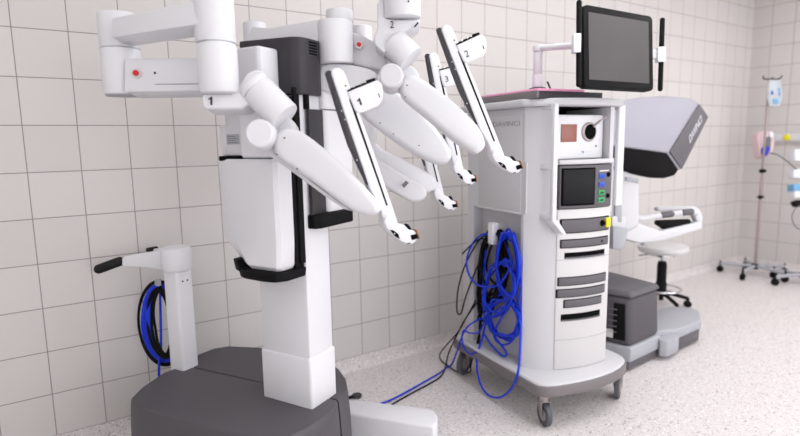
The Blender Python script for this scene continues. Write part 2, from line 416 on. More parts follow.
MB().cap(at(148, 249.8, hd+.13), at(156, 248.3, hd+.12), .010).build('grip', 'rubber', helm)
m = MB(); q = HF(.0452, -.0, .815)
for dx in (-.012, .012): m.lathe(HF(.0445, dx, .812), ea, [(.004, 0), (.004, .0012), (0, .0013)], 10)
m.build('screw', 'slot', helm)
hk = at(157, 283, hd+.03)
MB().box(lambda a, b, z: hk+ea*a+la*b+V((0, 0, z)), -.008, .02, -.008, .008, -.012, .018, .003).build('cable_hook', 'plat', helm)

# --- arm helpers
def slab(pts, d0, d1, th, bev=.012, seg=3, ang=25):
    """outline with its depth running from d0 (first x) to d1 (last x); th metres thick away from the viewer"""
    xs = [p[0] for p in pts]; a, b = min(xs), max(xs)
    P = [at(x, y, d0+(d1-d0)*(x-a)/(b-a)) for x, y in pts]
    return MB().prism(P, CF*th, bev, seg, ang)
def rounded(pts, k=3):
    out = []; n = len(pts)
    for i in range(n):
        p0, p1, p2, p3 = (V((*pts[(i+j) % n], 0)) for j in (-1, 0, 1, 2))
        for s_ in range(k):
            t = s_/k
            q = .5*((2*p1)+(p2-p0)*t+(2*p0-5*p1+4*p2-p3)*t*t+(3*p1-p0-3*p2+p3)*t**3)
            out.append((q.x, q.y))
    return out
def pcyl(p, q, rpx, d0, d1=None):
    d1 = d0 if d1 is None else d1
    return MB().cyl(at(*p, d0), at(*q, d1), rpx*d0/FOC, rpx*d1/FOC, 36)
UP = V((0, 0, 1))
def vcyl(x, ytop, ybot, rpx, d, ch=.006):          # upright cylinder seen at x
    b = at(x, ybot, d); t = at(x, ytop, d); t = V((b.x, b.y, t.z))
    return MB().cyl(b, t, rpx*d/FOC, n=40, ch=ch)

# arm 1 ---------------------------------------------------------------
d = 1.85
arm = vcyl(120.3, 15, 49.5, 18.8, d).build('robot_arm', 'white', robot, label='robot arm numbered 1, nearest the left wall')
vcyl(124, 50.3, 95, 18.3, d).build('shoulder_joint', 'white', arm)
vcyl(124, 93, 96.3, 16.5, d, .001).build('joint_cap', 'plat', arm)
slab([(112, 17.5), (200, -1), (200, 24), (112, 37.5)], 1.74, 1.56, .10, .006, 2).build('upper_link', 'white', arm)
lk = slab([(124, 58.5), (200, 57), (200, 91), (124, 92)], 1.77, 1.74, .10, .008, 2).build('lower_link', 'white', arm)
m = MB(); bp_ = at(136.8, 73.5, 1.762); m.lathe(bp_, -CF, [(.0165, 0), (.0165, .0015), (.012, .002), (0, .002)], 24); m.build('button_collar', 'paper', lk)
MB().lathe(bp_-CF*.004, -CF, [(.009, 0), (.009, .006), (.006, .009), (0, .0095)], 20).build('release_button', 'red', lk)
MB().lathe(at(155, 73, 1.757), -CF, [(.0035, 0), (.0035, .002), (0, .002)], 10).build('screw', 'slot', lk)
slab([(155, 83.8), (200, 83.2), (200, 84), (155, 84.6)], 1.754, 1.737, .003, 0).build('seam', 'plat', lk)
d = 1.62
vcyl(216, -40, 43.6, 19.6, d).build('vertical_link', 'white', arm)
vcyl(219.7, 44.3, 94, 19.3, d, .014).build('vertical_link', 'white', arm)
el = slab([(201, 93), (231, 93), (238, 86), (246, 73), (254, 69), (263, 71), (268, 79), (262, 90), (251, 103), (241, 109), (203, 109)], 1.60, 1.64, .11, .01, 3, 20).build('elbow', 'white', arm)
text('arm_number', '1', at(210.5, 101, 1.594), CR, CU, .024, 'ink', el, width=.012)
pcyl((252, 84), (257, 89.5), 16.5, 1.645).build('collar', 'white', arm)
pcyl((257.7, 90.2), (285, 118), 17, 1.65, 1.64).build('wrist_link', 'white', arm)
slab(rounded([(262, 108), (290, 118), (296, 140), (284, 158), (262, 146)]), 1.66, 1.66, .08, .01).build('knuckle', 'white2', arm)
p = at(259, 133, 1.585); MB().lathe(p+CF*.10, -CF, [(.043, 0), (.043, .09), (.041, .096), (.036, .1), (0, .101)], 40).build('joint_disc', 'white', arm)
FA1 = [(286, 127.5), (300, 130.5), (325, 149), (350, 171), (373, 196), (380, 206), (377, 213.5), (366, 215), (350, 209.5), (330, 195), (312, 181.5), (290, 166), (276, 156), (273, 146), (274.5, 136), (279, 130)]
fo = slab(rounded(FA1, 2), 1.62, 1.56, .085, .022, 4, 40).build('forearm', 'white', arm)
FB1 = [(266, 149), (285, 158), (312, 181.5), (330, 195), (352, 211), (344, 209), (328, 198.5), (306, 182), (284, 166), (268, 155)]
slab(FB1, 1.66, 1.62, .06, .005, 2).build('forearm_underside', 'white2', fo)  # shade along the lower edge put in as a greyer slab
for x, y, dd in ((284.5, 138, 1.613), (277, 154.5, 1.616), (297, 169, 1.61)):
    MB().lathe(at(x, y, dd), -CF, [(.0028, 0), (.0028, .002), (0, .002)], 10).build('screw', 'label', fo)

# the instrument carrier: one template, drawn for arm 1, moved and turned to each arm
T0 = V((340, 73)); TE = V((419, 237))
def carrier(arm, org, tip, depth, num, tilt=.42):
    org, tip = V(org), V(tip); a = TE-T0; b = tip-org
    s = b.length/a.length; th = math.atan2(b.y, b.x)-math.atan2(a.y, a.x); c, sn = math.cos(th)*s, math.sin(th)*s
    def X(p):
        v = V(p)-T0; return (org.x+c*v.x-sn*v.y, org.y+sn*v.x+c*v.y)
    rd = ray(*X((360, 150))).normalized()
    side = rd.cross(CU).normalized()
    n = (-rd+side*tilt).normalized()
    base = at(org.x, org.y, depth)
    k = depth/1.6*s                      # keeps every carrier the same real size
    def P(p, off=0): return onplane(*X(p), base+n*off*k, n)
    def pr(pts, off, th_, bev=.003, seg=2, ang=30): return MB().prism([P(q, off) for q in pts], -n*th_*k, bev*k, seg, ang)
    bar = [(331.5, 73), (332.5, 69.5), (336, 67.5), (340, 67.8), (344, 71), (346.5, 77), (350, 86), (376, 158), (396, 216), (398, 222), (391, 229), (386, 226), (382, 214), (379, 205), (371, 190), (352, 135)]
    o = pr(bar, 0, .038, .004, 3).build('instrument_carrier', 'white', arm)
    pr([(327, 73), (328.5, 70), (331.8, 71), (343.5, 107), (352, 132), (373.5, 190.5), (371.5, 191), (362, 172), (350, 146), (343, 125), (338, 109)], -.006, .022, .002).build('side_rail', 'darker', arm)
    pr([(349, 99), (351.5, 99), (387.8, 205), (386.4, 206)], .0008, .002, 0).build('instrument_track', 'slot', arm)
    pr([(357.5, 113), (359, 113), (394.8, 218), (393.6, 219)], -.004, .012, 0).build('edge_strip', 'grille', arm)
    bx = pr([(347.5, 91), (370, 82.2), (378, 80.3), (382, 83), (383.6, 90), (382.8, 100), (379, 106), (364, 112), (358.5, 113.5), (355.5, 111)], .006, .06, .005, 3).build('motor_pack', 'white', arm)
    pr([(348, 90), (371, 80.8), (371.4, 82.2), (348.4, 91.6)], .0065, .05, 0).build('pack_seam', 'slot', arm)
    pr([(369.5, 79.5), (375, 77.6), (376, 80.3), (370.4, 82.4)], .004, .03, .001).build('pack_knob', 'black', arm)
    m = MB()
    for x, y in ((354.5, 86.6), (361, 84.5), (365.5, 82.6)): m.lathe(P((x, y), -.01), -CU*0+CU, [(.003*k, -.004), (.003*k, .004), (0, .0045)], 10)
    m.build('pin', 'chrome', arm)
    # lettering
    xd = P((366, 97.5))-P((358, 100.5)); yd = P((358, 92))-P((361, 101))
    text('arm_number', num, P((359.5, 102), .0065), xd, yd, .021*k*(1.0 if num == '1' else 1.1), 'ink', arm, width=(.012 if num == '1' else .013)*k)
    text('tick_mark', 'I', P((379.2, 95.5), .0065), xd, yd, .013*k, 'ink', arm, width=.003*k)
    for x, y in ((341.8, 110.8), (345, 119.5), (357, 160)):
        MB().lathe(P((x, y), -.006), n, [(.0022*k, 0), (.0022*k, .0012), (0, .0012)], 8).build('screw', 'paper', arm)
    MB().lathe(P((345.5, 85.8), 0), n, [(.0028*k, 0), (.0028*k, .0015), (0, .0015)], 8).build('screw', 'ink', arm)
    # wrist
    wr = [(386, 214), (395, 219), (398.5, 223.5), (404, 225), (409, 229.5), (415.5, 231), (418.5, 237.5), (414.5, 243), (409, 245), (402, 242), (394, 236), (387, 229), (384, 222)]
    w = pr(wr, .004, .05, .005, 3).build('instrument_clamp', 'white', arm)
    pr([(389.8, 230), (393.5, 230.3), (398.5, 234), (400, 239.2), (395.5, 236.5)], .0055, .01, .001).build('latch_window', 'slot', arm)
    MB().lathe(P((394.5, 233.6), .0055), n, [(.0022*k, 0), (.0022*k, .0012), (0, .0012)], 8).build('screw', 'paper', arm)
    pr([(406.6, 225), (408.3, 224), (411.6, 228.6), (411, 230.6), (409.5, 229.5), (409, 228)], .0, .02, .001).build('release_lever', 'black', arm)
    pr([(411, 235.5), (417, 234), (418.2, 238.5), (412.3, 240.2)], .0075, .03, .001).build('cannula_socket', 'slot', arm)
    pr([(416, 230), (417.2, 229.8), (420, 238.8), (418.8, 239.2)], .008, .03, .0005).build('cannula_mount', 'brown', arm)
    pr([(407.5, 243.3), (410.6, 242.6), (410.6, 243.6), (407.5, 244.3)], .0055, .003, 0).build('mark', 'slot', arm)
carrier(arm, (340, 73), (419, 237), 1.52, '1')

# arm 2 ---------------------------------------------------------------
a2 = vcyl(336.3, 22.5, 64, 17.3, 1.93).build('robot_arm', 'white', robot, label='robot arm numbered 2, reaching over the instrument cart side')
vcyl(339.7, 10.5, 22, 13.5, 1.95).build('joint_cap', 'white', a2)
for y in (30, 53.5): MB().lathe(at(323.5, y, 1.895), -CF, [(.003, 0), (.003, .003), (0, .003)], 8).build('screw', 'label', a2)
lk = slab([(350, 31), (361, 34), (385, 47), (392, 60), (388, 72), (350, 64)], 1.95, 1.92, .09, .01).build('lower_link', 'white2', a2)
bp_ = at(359, 44.6, 1.925); MB().lathe(bp_+CF*.012, -CF, [(.014, 0), (.014, .012), (.011, .013), (0, .013)], 20).build('button_collar', 'paper', lk)
MB().lathe(bp_, -CF, [(.008, 0), (.008, .005), (.005, .008), (0, .008)], 20).build('release_button', 'red', lk)
slab(rounded([(320, 66), (340, 63.5), (362, 66.5), (376, 72), (376, 82), (362, 90), (335, 92), (320, 90)], 2), 1.92, 1.88, .10, .02, 4).build('upper_link', 'white', a2)
d = 1.86
vcyl(402.5, -60, 18.5, 18.5, d).build('vertical_link', 'white', a2)
el = slab([(377, 3), (384, -6), (385, 18), (395, 20), (420.5, 19), (420, 22.5), (412, 28), (404, 32), (396, 37), (388, 46), (384, 53), (375, 45), (373.5, 38), (377, 28)], 1.85, 1.85, .11, .01, 3, 20).build('elbow', 'white', a2)
text('arm_number', '2', at(392, 24.5, 1.842), CR, CU, .024, 'ink', el, width=.013)
slab([(414, 26.5), (417.5, 22), (418.7, 22.7), (415, 27.2)], 1.838, 1.838, .004, 0).build('tick_mark', 'ink', el)
MB().lathe(at(408.5, 1.5, 1.79), -CF, [(.003, 0), (.003, .003), (0, .003)], 8).build('screw', 'ink', a2)
pcyl((393, 42), (411, 60), 14.8, 1.88, 1.87).build('wrist_link', 'white', a2)
slab(rounded([(388, 60), (410, 64), (420, 78), (412, 92), (392, 84)]), 1.90, 1.90, .08, .01).build('knuckle', 'white', a2)
p = at(391, 75, 1.82); MB().lathe(p+CF*.10, -CF, [(.042, 0), (.042, .09), (.04, .096), (.035, .1), (0, .101)], 40).build('joint_disc', 'white2', a2)
FA2 = [(400, 84), (403.5, 77.5), (410, 74), (418, 75.5), (437, 88), (460, 106), (478, 125), (485, 138), (485.5, 146), (480, 151.5), (472, 151), (452, 137), (428, 117), (405, 98), (400.5, 91)]
fo = slab(rounded(FA2, 2), 1.86, 1.84, .085, .02, 4, 40).build('forearm', 'white', a2)
for x, y in ((407, 85.3), (405.3, 97)):
    MB().lathe(at(x, y, 1.852), -CF, [(.0028, 0), (.0028, .002), (0, .002)], 10).build('screw', 'label', fo)
carrier(a2, (449, 29.5), (523, 167), 1.78, '2')

# arm 3 ---------------------------------------------------------------
FA3 = [(366, 84), (390, 86), (410, 100), (430, 120), (446, 141), (452, 153), (449, 161), (440, 163.5), (422, 157), (402, 145), (366, 118), (355, 100)]
a3 = slab(rounded(FA3, 2), 2.12, 2.16, .09, .022, 4, 40).build('robot_arm', 'white', robot, label='robot arm numbered 3, behind the forearm of arm 2')
for x, y in ((380, 123), (393.5, 134), (419, 145.5)):
    MB().lathe(at(x, y, 2.125), -CF, [(.003, 0), (.003, .004), (0, .004)], 8).build('screw', 'label', a3)
far = slab([(245, 29), (250, 26), (270, 27.5), (325, 17.5), (325, 50), (245, 50)], 2.35, 2.2, .10, .008, 2).build('upper_link', 'white', a3)
vcyl(256, 24, 52, 11.5, 2.4).build('shoulder_joint', 'white', a3)
slab(rounded([(352, 66), (372, 68), (392, 86), (390, 106), (366, 110), (350, 92)], 2), 2.1, 2.14, .08, .02).build('elbow', 'white2', a3)
vcyl(362, 28, 80, 11, 2.16).build('vertical_link', 'white', a3)
carrier(a3, (435.5, 56.5), (477, 180.5), 2.19, '3')

# arm 4 ---------------------------------------------------------------
a4 = slab(rounded([(362, 134), (383, 149), (403, 158.5), (428, 172), (436.5, 181), (434, 190), (422, 192), (400, 184), (370, 168)], 2), 2.38, 2.42, .07, .016, 3, 40).build('robot_arm', 'white', robot, label='lowest and farthest robot arm, partly hidden by the others')
fo = slab(rounded([(355, 138), (372, 155), (385, 163), (409, 177.5), (421, 183), (427, 191), (424, 199), (413, 202), (403, 197.5), (385, 187), (360, 168)], 2), 2.30, 2.34, .07, .02, 4, 40).build('forearm', 'white2', a4)
slab([(401.5, 185), (406, 180.5), (408.8, 183), (404, 188)], 2.296, 2.296, .004, 0).build('rating_label', 'label', fo)
slab(rounded([(350, 90), (372, 96), (376, 140), (372, 165), (352, 150), (346, 110)], 2), 2.36, 2.38, .09, .02).build('vertical_link', 'white2', a4)
carrier(a4, (413, 86), (458, 206), 2.34, '4')

# --- cables on the robot handle column
def loop_pts(cx, cy, rx, ry, turns, jit, d, skew=0, n=14, ph=0):
    out = []
    for i in range(int(n*turns)+1):
        a = ph+2*PI*i/n; w = 1+jit*math.sin(i*1.7+cx)
        out.append(at(cx+rx*w*math.cos(a)+skew*math.sin(a), cy+ry*w*math.sin(a), d+.012*math.sin(i*.9)+.004*i/n))
    return out
def hloop(turns, rx0, rx1, ry0, ry1, dz, cx=163, cy=323, ph=-PI/2, seed=1):
    rnd = random.Random(seed); o = []; n = 14; T = int(n*turns)
    for i in range(T+1):
        a = ph-2*PI*i/n; q = i/T; j = rnd.uniform(-.6, .6)
        rx, ry = rx0+(rx1-rx0)*q, ry0+(ry1-ry0)*q
        c_, s_ = math.cos(a), math.sin(a)
        o.append(at(cx+(rx+j)*c_+2.5*s_, cy+ry*s_, hd+.07+dz+.014*math.sin(i*.9+seed)))
    return o
tag(MB().tube(hloop(5, 21.5, 11, 39, 33, .0, seed=2)+[at(161, 345, hd+.06), at(159, 365, hd+.07), at(159.5, 392, hd+.08)], .0058).build('cable', 'blue'), 'blue cable coiled on the drive handle column of the robot', 'cable')
tag(MB().tube(hloop(2, 25, 23.5, 43, 40, .03, seed=4)+hloop(3, 16, 6, 36, 30, -.025, seed=5), .0062).build('cable', 'black'), 'black cable coiled around the blue one on the robot handle column', 'cable')

# ================================================================== INSTRUMENT CART
CQ = V((2.281, -.800, 0)); ca = -.1203
CFm = frame(CQ, ca)
cu, cv = V((.993, -.12, 0)), V((.12, .993, 0))
cart = thing('instrument_cart', CQ, 'tall white surgical vision cart on casters with shelves, vents and a lid', 'cart')
def yfront(x):
    t = (x+.14)/.28; return -.288-.12*t+.078*t*t
# bumper base
rim = [(-.31, .37), (-.325, .34), (-.322, -.355), (-.312, -.385), (-.285, -.41), (-.25, -.425), (-.19, -.438), (-.12, -.449), (-.04, -.456), (.04, -.455), (.12, -.446), (.19, -.428), (.25, -.402), (.288, -.375), (.308, -.345), (.318, -.30), (.318, .34), (.30, .37)]
MB().prism([CFm(a, b, .165) for a, b in rim], [CFm(a, b, .218) for a, b in rim], .004).build('bumper', 'rim', cart)
MB().prism([CFm(a*.985, b*.985, .216) for a, b in rim], [CFm(a*.97, b*.975, .228) for a, b in rim], .003).build('base_deck', 'cart', cart)
# hull
fx = [-.14+.33*i/20 for i in range(21)]
farc = [(x, yfront(x)) for x in fx]
ZT = 1.535
low = [(-.255, .30), (-.255, .245), (-.195, .245), (-.195, -.165), (-.255, -.165), (-.255, -.185), (-.22, -.235), (-.14, -.288)]+farc[1:]+[(.235, -.27), (.255, -.20), (.255, .30)]
m = MB()
m.prism([CFm(a, b, .226) for a, b in low], [CFm(a, b, 1.02) for a, b in low], .0)
mid = [(-.255, .30), (-.255, -.185), (-.22, -.235), (-.14, -.288)]+farc[1:]+[(.235, -.27), (.255, -.20), (.255, .30)]
m.box(CFm, -.255, .255, -.20, .30, 1.02, 1.272)
lq = [(-.255, -.19), (-.22, -.235), (-.14, -.288), (-.14, -.19)]
m.prism([CFm(a, b, 1.02) for a, b in lq], [CFm(a, b, 1.272) for a, b in lq], 0)
rq = [(.176, -.19), (.176, yfront(.176)), (.19, -.33), (.235, -.27), (.255, -.20), (.255, -.19)]
m.prism([CFm(a, b, 1.02) for a, b in rq], [CFm(a, b, 1.272) for a, b in rq], 0)
for z0_, z1_ in ((1.02, 1.044), (1.26, 1.272)):
    fc = [(x, yfront(x)) for x in fx]+[(.19, -.19), (-.14, -.19)]
    m.prism([CFm(a, b, z0_) for a, b in fc], [CFm(a, b, z1_) for a, b in fc], 0)
# open shelf above: back block, two pillars
m.box(CFm, -.255, .255, -.02, .30, 1.272, ZT)
lp = [(-.255, -.02), (-.255, -.185), (-.22, -.235), (-.16, -.275), (-.16, -.02)]
m.prism([CFm(a, b, 1.272) for a, b in lp], [CFm(a, b, ZT) for a, b in lp], 0)
rp = [(.16, -.02), (.16, -.328), (.19, -.324), (.235, -.27), (.255, -.20), (.255, -.02)]
m.prism([CFm(a, b, 1.272) for a, b in rp], [CFm(a, b, ZT) for a, b in rp], 0)
body = m.build('housing', 'cart', cart, sharp=25)
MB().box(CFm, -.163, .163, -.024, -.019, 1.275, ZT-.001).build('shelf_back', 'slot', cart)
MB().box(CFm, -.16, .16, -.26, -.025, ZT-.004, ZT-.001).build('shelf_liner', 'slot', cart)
# side panel, upper, slightly recessed with a shadow gap
MB().box(CFm, -.2585, -.250, -.163, .19, 1.022, 1.50, .002).build('side_panel', 'cartside', cart)
MB().box(CFm, -.262, -.250, -.16, .20, 1.014, 1.026, .002).build('side_panel_ledge', 'cart', cart)
MB().box(CFm, -.197, -.190, -.16, .243, .23, 1.018).build('recess_panel', 'cartside', cart)
text('brand_lettering', 'DAVINCI', CFm(-.2592, -.045, 1.463), -cv, UP, .024, 'lettering', cart, width=.215)
# lid
lid = [(-.29, .34), (-.30, .30), (-.30, -.22), (-.27, -.27), (-.18, -.335), (-.08, -.365), (.03, -.378), (.14, -.372), (.24, -.335), (.29, -.28), (.30, .30), (.29, .34)]
MB().prism([CFm(a, b, 1.537) for a, b in lid], [CFm(a, b, 1.572) for a, b in lid], .012, 3, 20).build('lid', 'cart', cart)
# curved front pieces
def fplate(x0, x1, z0, z1, off, th, m_, name, parent=cart, bev=0, slope=0, n=21, z0r=None, z1r=None):
    xs = [x0+(x1-x0)*i/(n-1) for i in range(n)]
    m = MB()
    m.rings([[CFm(x, yfront(x)-off, z0), CFm(x, yfront(x)-off, z1), CFm(x, yfront(x)-off+th, z1), CFm(x, yfront(x)-off+th, z0)] for x in xs], bevel=bev)
    return m.build(name, m_, parent)
fplate(-.138, .19, 1.262, 1.284, .012, .03, 'cart', 'shelf_edge', bev=.003)
fplate(-.138, .182, .232, 1.044, .006, .012, 'offwhite', 'front_panel', bev=.002)
for z in (.795, .385): fplate(-.138, .182, z-.0015, z+.0015, .0066, .002, 'plat', 'panel_seam')
fplate(-.128, .168, .925, .998, .010, .01, 'black', 'vent_frame', bev=.004)
v1 = fplate(-.121, .168, .929, .994, .012, .01, 'grille', 'vent_panel', bev=.006)
fplate(.130, .166, .942, .990, .022, .02, 'yellow', 'latch', bev=.003)
MB().lathe(CFm(.108, yfront(.108)-.012, .965), -cv, [(.016, 0), (.016, .004), (.009, .008), (.008, .016), (0, .017)], 20).build('knob', 'slot', cart)
fplate(-.125, .165, .852, .897, .010, .01, 'black', 'vent_frame', bev=.004)
fplate(-.121, .161, .856, .893, .012, .01, 'grille', 'vent_panel', bev=.005)
MB().lathe(CFm(.11, yfront(.11)-.012, .874), -cv, [(.005, 0), (.005, .003), (0, .004)], 12).build('knob', 'slot', cart)
fplate(-.102, .140, .800, .830, .0075, .006, 'slot', 'drive_slot', bev=.001)
fplate(-.10, .138, .800, .808, .011, .006, 'grille', 'slot_lip', bev=.001)
for a0, a1, zz, hh in ((-.133, .158, .665, .040), (-.138, .152, .605, .040), (-.102, .128, .552, .038)):
    fplate(a0, a1, zz-.003, zz+hh+.003, .010, .01, 'black', 'vent_frame', bev=.004)
    fplate(a0+.004, a1-.004, zz, zz+hh, .012, .01, 'grille', 'vent_panel', bev=.005)
fplate(-.112, .120, .482, .518, .0075, .006, 'slot', 'drive_slot', bev=.001)
fplate(-.11, .118, .482, .490, .011, .006, 'grille', 'slot_lip', bev=.001)
# handle bars standing off both front corners
for xx, yy, nm in ((-.196, -.325, 'l'), (.255, -.305, 'r')):
    zb = 1.0 if nm == 'l' else 1.04
    w_ = .013 if nm == 'l' else .022
    b_ = MB().box(CFm, xx-w_, xx+w_, yy-.012, yy+.012, zb, 1.545, .005, 3).build('grab_bar', 'white', cart)
    yo = -.27 if nm == 'l' else -.25
    for zz0, zz1, dy in ((1.522, 1.545, .06), (1.24, 1.262, .04), (zb, zb+.03, .04)):
        MB().box(CFm, xx-.012, xx+.012, yy, yo+dy, zz0, zz1, .003).build('bar_bracket', 'white', b_)
A = [CFm(-.212, -.34, 1.0), CFm(-.175, -.34, 1.0), CFm(-.128, -.35, .93), CFm(-.15, -.35, .93)]
MB().prism(A, cv*.06, .004).build('bar_foot', 'white', cart)
# casters
def caster(x, y, swivel, big=1.0, brake=False):
    o = CFm(x, y, 0); dx = V((math.cos(swivel), math.sin(swivel), 0)); ax = V((-dx.y, dx.x, 0))
    R = .055*big; c = o+V((0, 0, R))
    m = MB(); m.lathe(c-ax*.013, ax, [(R*.3, 0), (R*.93, 0), (R, .005), (R, .021), (R*.93, .026), (R*.3, .026)], 32)
    w = m.build('caster', 'wheel', cart)
    MB().lathe(c-ax*.0155, ax, [(R*.45, 0), (R*.55, .003), (R*.55, .028), (R*.45, .031)], 20).build('hub', 'steel', w)
    m = MB(); st = c+dx*.02
    for s_ in (-1, 1):
        q = ax*(.02*s_)
        m.prism([c+q-dx*.012-UP*.01, c+q+dx*.012-UP*.01, c+q+dx*.035+UP*.06*big, c+q-dx*.012+UP*.06*big], ax*(.003*s_), .001)
    def B(a, b, z): return c+dx*a+ax*b+V((0, 0, z))
    m.box(B, -.012, .037, -.023, .023, .058*big, .064*big, .002)
    m.cyl(B(.012, 0, .062*big), V((*B(.012, 0, 0).xy, .168)), .024)
    m.build('fork', 'steel', w)
    if brake:
        MB().box(B, -.05, -.01, -.014, .014, .058, .066, .003).build('brake_lever', 'brown', w)
caster(-.262, -.37, 1.2, 1.08)
caster(.278, -.335, .5, 1.25, True)
caster(-.275, .315, .35, 1.3)
caster(.26, .32, .9)
# cable hook on the side recess
hk2 = MB().box(CFm, -.292, -.25, .018, .062, .835, .95, .006, 3).build('cable_hook', 'white', cart)
MB().box(CFm, -.26, -.192, .024, .056, .90, .945, .004).build('hook_arm', 'white', cart)

# units on the cart: separate things
def box_unit(name, x0, x1, y0, y1, z0, z1, m_, parent, bev=.003): return MB().box(CFm, x0, x1, y0, y1, z0, z1, bev, 2).build(name, m_, parent)
ec = thing('endoscope_controller', CFm(0, -.15, 1.285), 'white endoscope light source with red touch display and round socket on the top shelf', 'medical device')
box_unit('housing', -.155, .152, -.285, -.03, 1.285, 1.497, 'white', ec)
box_unit('face_plate', -.152, .149, -.292, -.284, 1.289, 1.493, 'white', ec)
box_unit('touch_display', -.128, -.028, -.296, -.291, 1.368, 1.452, 'redscreen', ec, .001)
pc = CFm(.052, -.293, 1.415)
MB().lathe(pc, -cv, [(.047, 0), (.047, .006), (.041, .010), (.037, .010)], 32).build('socket_ring', 'steel', ec)
MB().lathe(pc, -cv, [(.037, 0), (.037, .011), (.03, .013), (0, .013)], 28).build('socket', 'slot', ec)
MB().tube([CFm(.070, -.305, 1.44), CFm(.095, -.32, 1.465), CFm(.13, -.325, 1.485)], [.006, .004], 8).build('release_lever', 'steel', ec)
m = MB(); m.lathe(CFm(.018, -.2925, 1.318), -cv, [(.006, 0), (.006, .001), (0, .001)], 14); m.build('maker_emblem', 'lblue', ec)
m = MB()
m.box(CFm, .03, .075, -.2932, -.2918, 1.3165, 1.3195); m.build('label_print', 'paper', ec)
m = MB(); m.lathe(CFm(.104, -.2925, 1.345), -cv, [(.005, 0), (.005, .001), (0, .001)], 14); m.build('port', 'label', ec)

ge = thing('surgical_generator', CFm(0, -.2, 1.045), 'grey energy generator with black display, blue and green ports, below the endoscope unit', 'medical device')
def fp2(name, x0, x1, z0, z1, off, th, m_, bev=0): return fplate(x0, x1, z0, z1, off, th, m_, name, ge, bev)
fp2('housing', -.136, .172, 1.048, 1.256, .013, .09, 'grille', .004)
fp2('display', -.130, .048, 1.062, 1.244, .016, .01, 'slot', .002)
fp2('display_glass', -.122, .04, 1.072, 1.236, .0175, .004, 'dscreen', .001)
for i, (z, c_) in enumerate(((1.200, 'bport'), (1.158, 'bport'), (1.118, 'green'), (1.082, 'green'))):
    fp2('port_ring', .072, .114, z-.012, z+.012, .018, .008, c_, .004)
    fp2('port', .082, .104, z-.005, z+.005, .0195, .004, 'deepblue' if i < 2 else 'darker', .001)
for z in (1.205, 1.10): MB().lathe(CFm(.140, yfront(.140)-.013, z), -cv, [(.012, 0), (.012, .004), (.006, .006), (0, .006)], 16).build('knob', 'slot', ge)
fp2('label_print', .078, .145, 1.222, 1.228, .0136, .001, 'paper')

# tray, pads and stylus on the lid
tray = thing('tray', CFm(-.02, -.02, 1.572), 'low dark tray lying on top of the instrument cart', 'tray')
m = MB(); m.box(CFm, -.285, -.27, -.30, .30, 1.572, 1.606, .003); m.build('tray_rim', 'rim', tray)
m = MB(); m.box(CFm, -.27, .13, -.30, -.285, 1.572, 1.604, .003); m.build('tray_rim', 'darker', tray)
m = MB(); m.box(CFm, -.27, .13, -.285, .30, 1.572, 1.580); m.build('tray_bottom', 'darker', tray)
tag(MB().box(CFm, -.268, .03, -.283, .29, 1.580, 1.618, .006).build('gel_pad', 'pink'), 'pink gel pad lying in the tray on the instrument cart', 'pad')
pq = CFm(-.13, -.12, 1.6); pdm = (pq-CAM).dot(CF)
p3 = V((*at(552, 84, pdm+.03).xy, 1.6225)); p4 = V((*at(568, 84, pdm+.03).xy, 1.6225))
tag(MB().tube([p3+V((-.035, 0, .045)), p3+V((-.012, 0, .012)), p3, p3*.5+p4*.5, p4], .0045, 8, smooth=False).build('probe', 'black'), 'thin black probe lying on the pink pad right of the monitor arm', 'probe')

# monitor on its arm
mon = thing('touchscreen_monitor', CFm(-.10, -.10, 1.572), 'black framed touchscreen monitor on a white arm above the instrument cart', 'monitor')
dm = (CFm(-.13, -.12, 1.6)-CAM).dot(CF)
def onv(x, y, dd): return at(x, y, dd)
b0 = at(537.5, 90.5, dm); bz = V((b0.x, b0.y, 1.58))
MB().lathe(bz, UP, [(.03, 0), (.03, .045), (.042, .046), (.042, .054), (.03, .058), (0, .058)], 24).build('mount_foot', 'black', mon)
t0 = at(537.5, 50, dm); tp = V((b0.x, b0.y, t0.z))
MB().cyl(V((b0.x, b0.y, 1.585)), V((b0.x, b0.y, 1.70)), .026).build('post', 'white', mon)
MB().cyl(V((b0.x, b0.y, 1.70)), V((b0.x, b0.y, tp.z-.01)), .022).build('post', 'white', mon)
MB().cyl(V((b0.x, b0.y, tp.z-.012)), V((b0.x, b0.y, tp.z+.018)), .027).build('swivel', 'white', mon)
pe = at(582, 45, 2.50)
MB().tube([V((b0.x, b0.y, tp.z+.004)), pe, at(605, 48, 2.56)], .0155, 12, smooth=False).build('monitor_arm', 'white', mon)
dL, dR = 2.33, 2.60
TL, TR, BR_, BL = at(583.5, 4, dL), at(652.5, 16.5, dR), at(649.5, 91.5, dR), at(584.5, 87.5, dL)
BR_ = TR+BL-TL
nn = (TR-TL).cross(BL-TL).normalized()
if nn.dot(CAM-TL) < 0: nn = -nn
def quad(u0, u1, v0, v1, off):
    def q(u, v): return (TL*(1-u)+TR*u)*(1-v)+(BL*(1-u)+BR_*u)*v+nn*off
    return [q(u0, v0), q(u1, v0), q(u1, v1), q(u0, v1)]
def rquad(u0, u1, v0, v1, off, r=.05, k=4):
    def q(u, v): return (TL*(1-u)+TR*u)*(1-v)+(BL*(1-u)+BR_*u)*v+nn*off
    o = []
    for cx_, cy_, a0 in ((u1-r, v0+r, -90), (u1-r, v1-r, 0), (u0+r, v1-r, 90), (u0+r, v0+r, 180)):
        for i in range(k+1):
            a = math.radians(a0+90*i/k); o.append(q(cx_+r*math.cos(a), cy_+r*math.sin(a)))
    return o
MB().prism(rquad(0, 1, 0, 1, 0, .06), -nn*.035, .002, 2, 50).build('bezel', 'black', mon)
MB().prism(quad(.06, .93, .085, .90, .0015), -nn*.003, 0).build('screen', 'screen', mon)
MB().prism(quad(.2, .8, .2, .8, -.034), -nn*.03, .006).build('back_cover', 'black', mon)
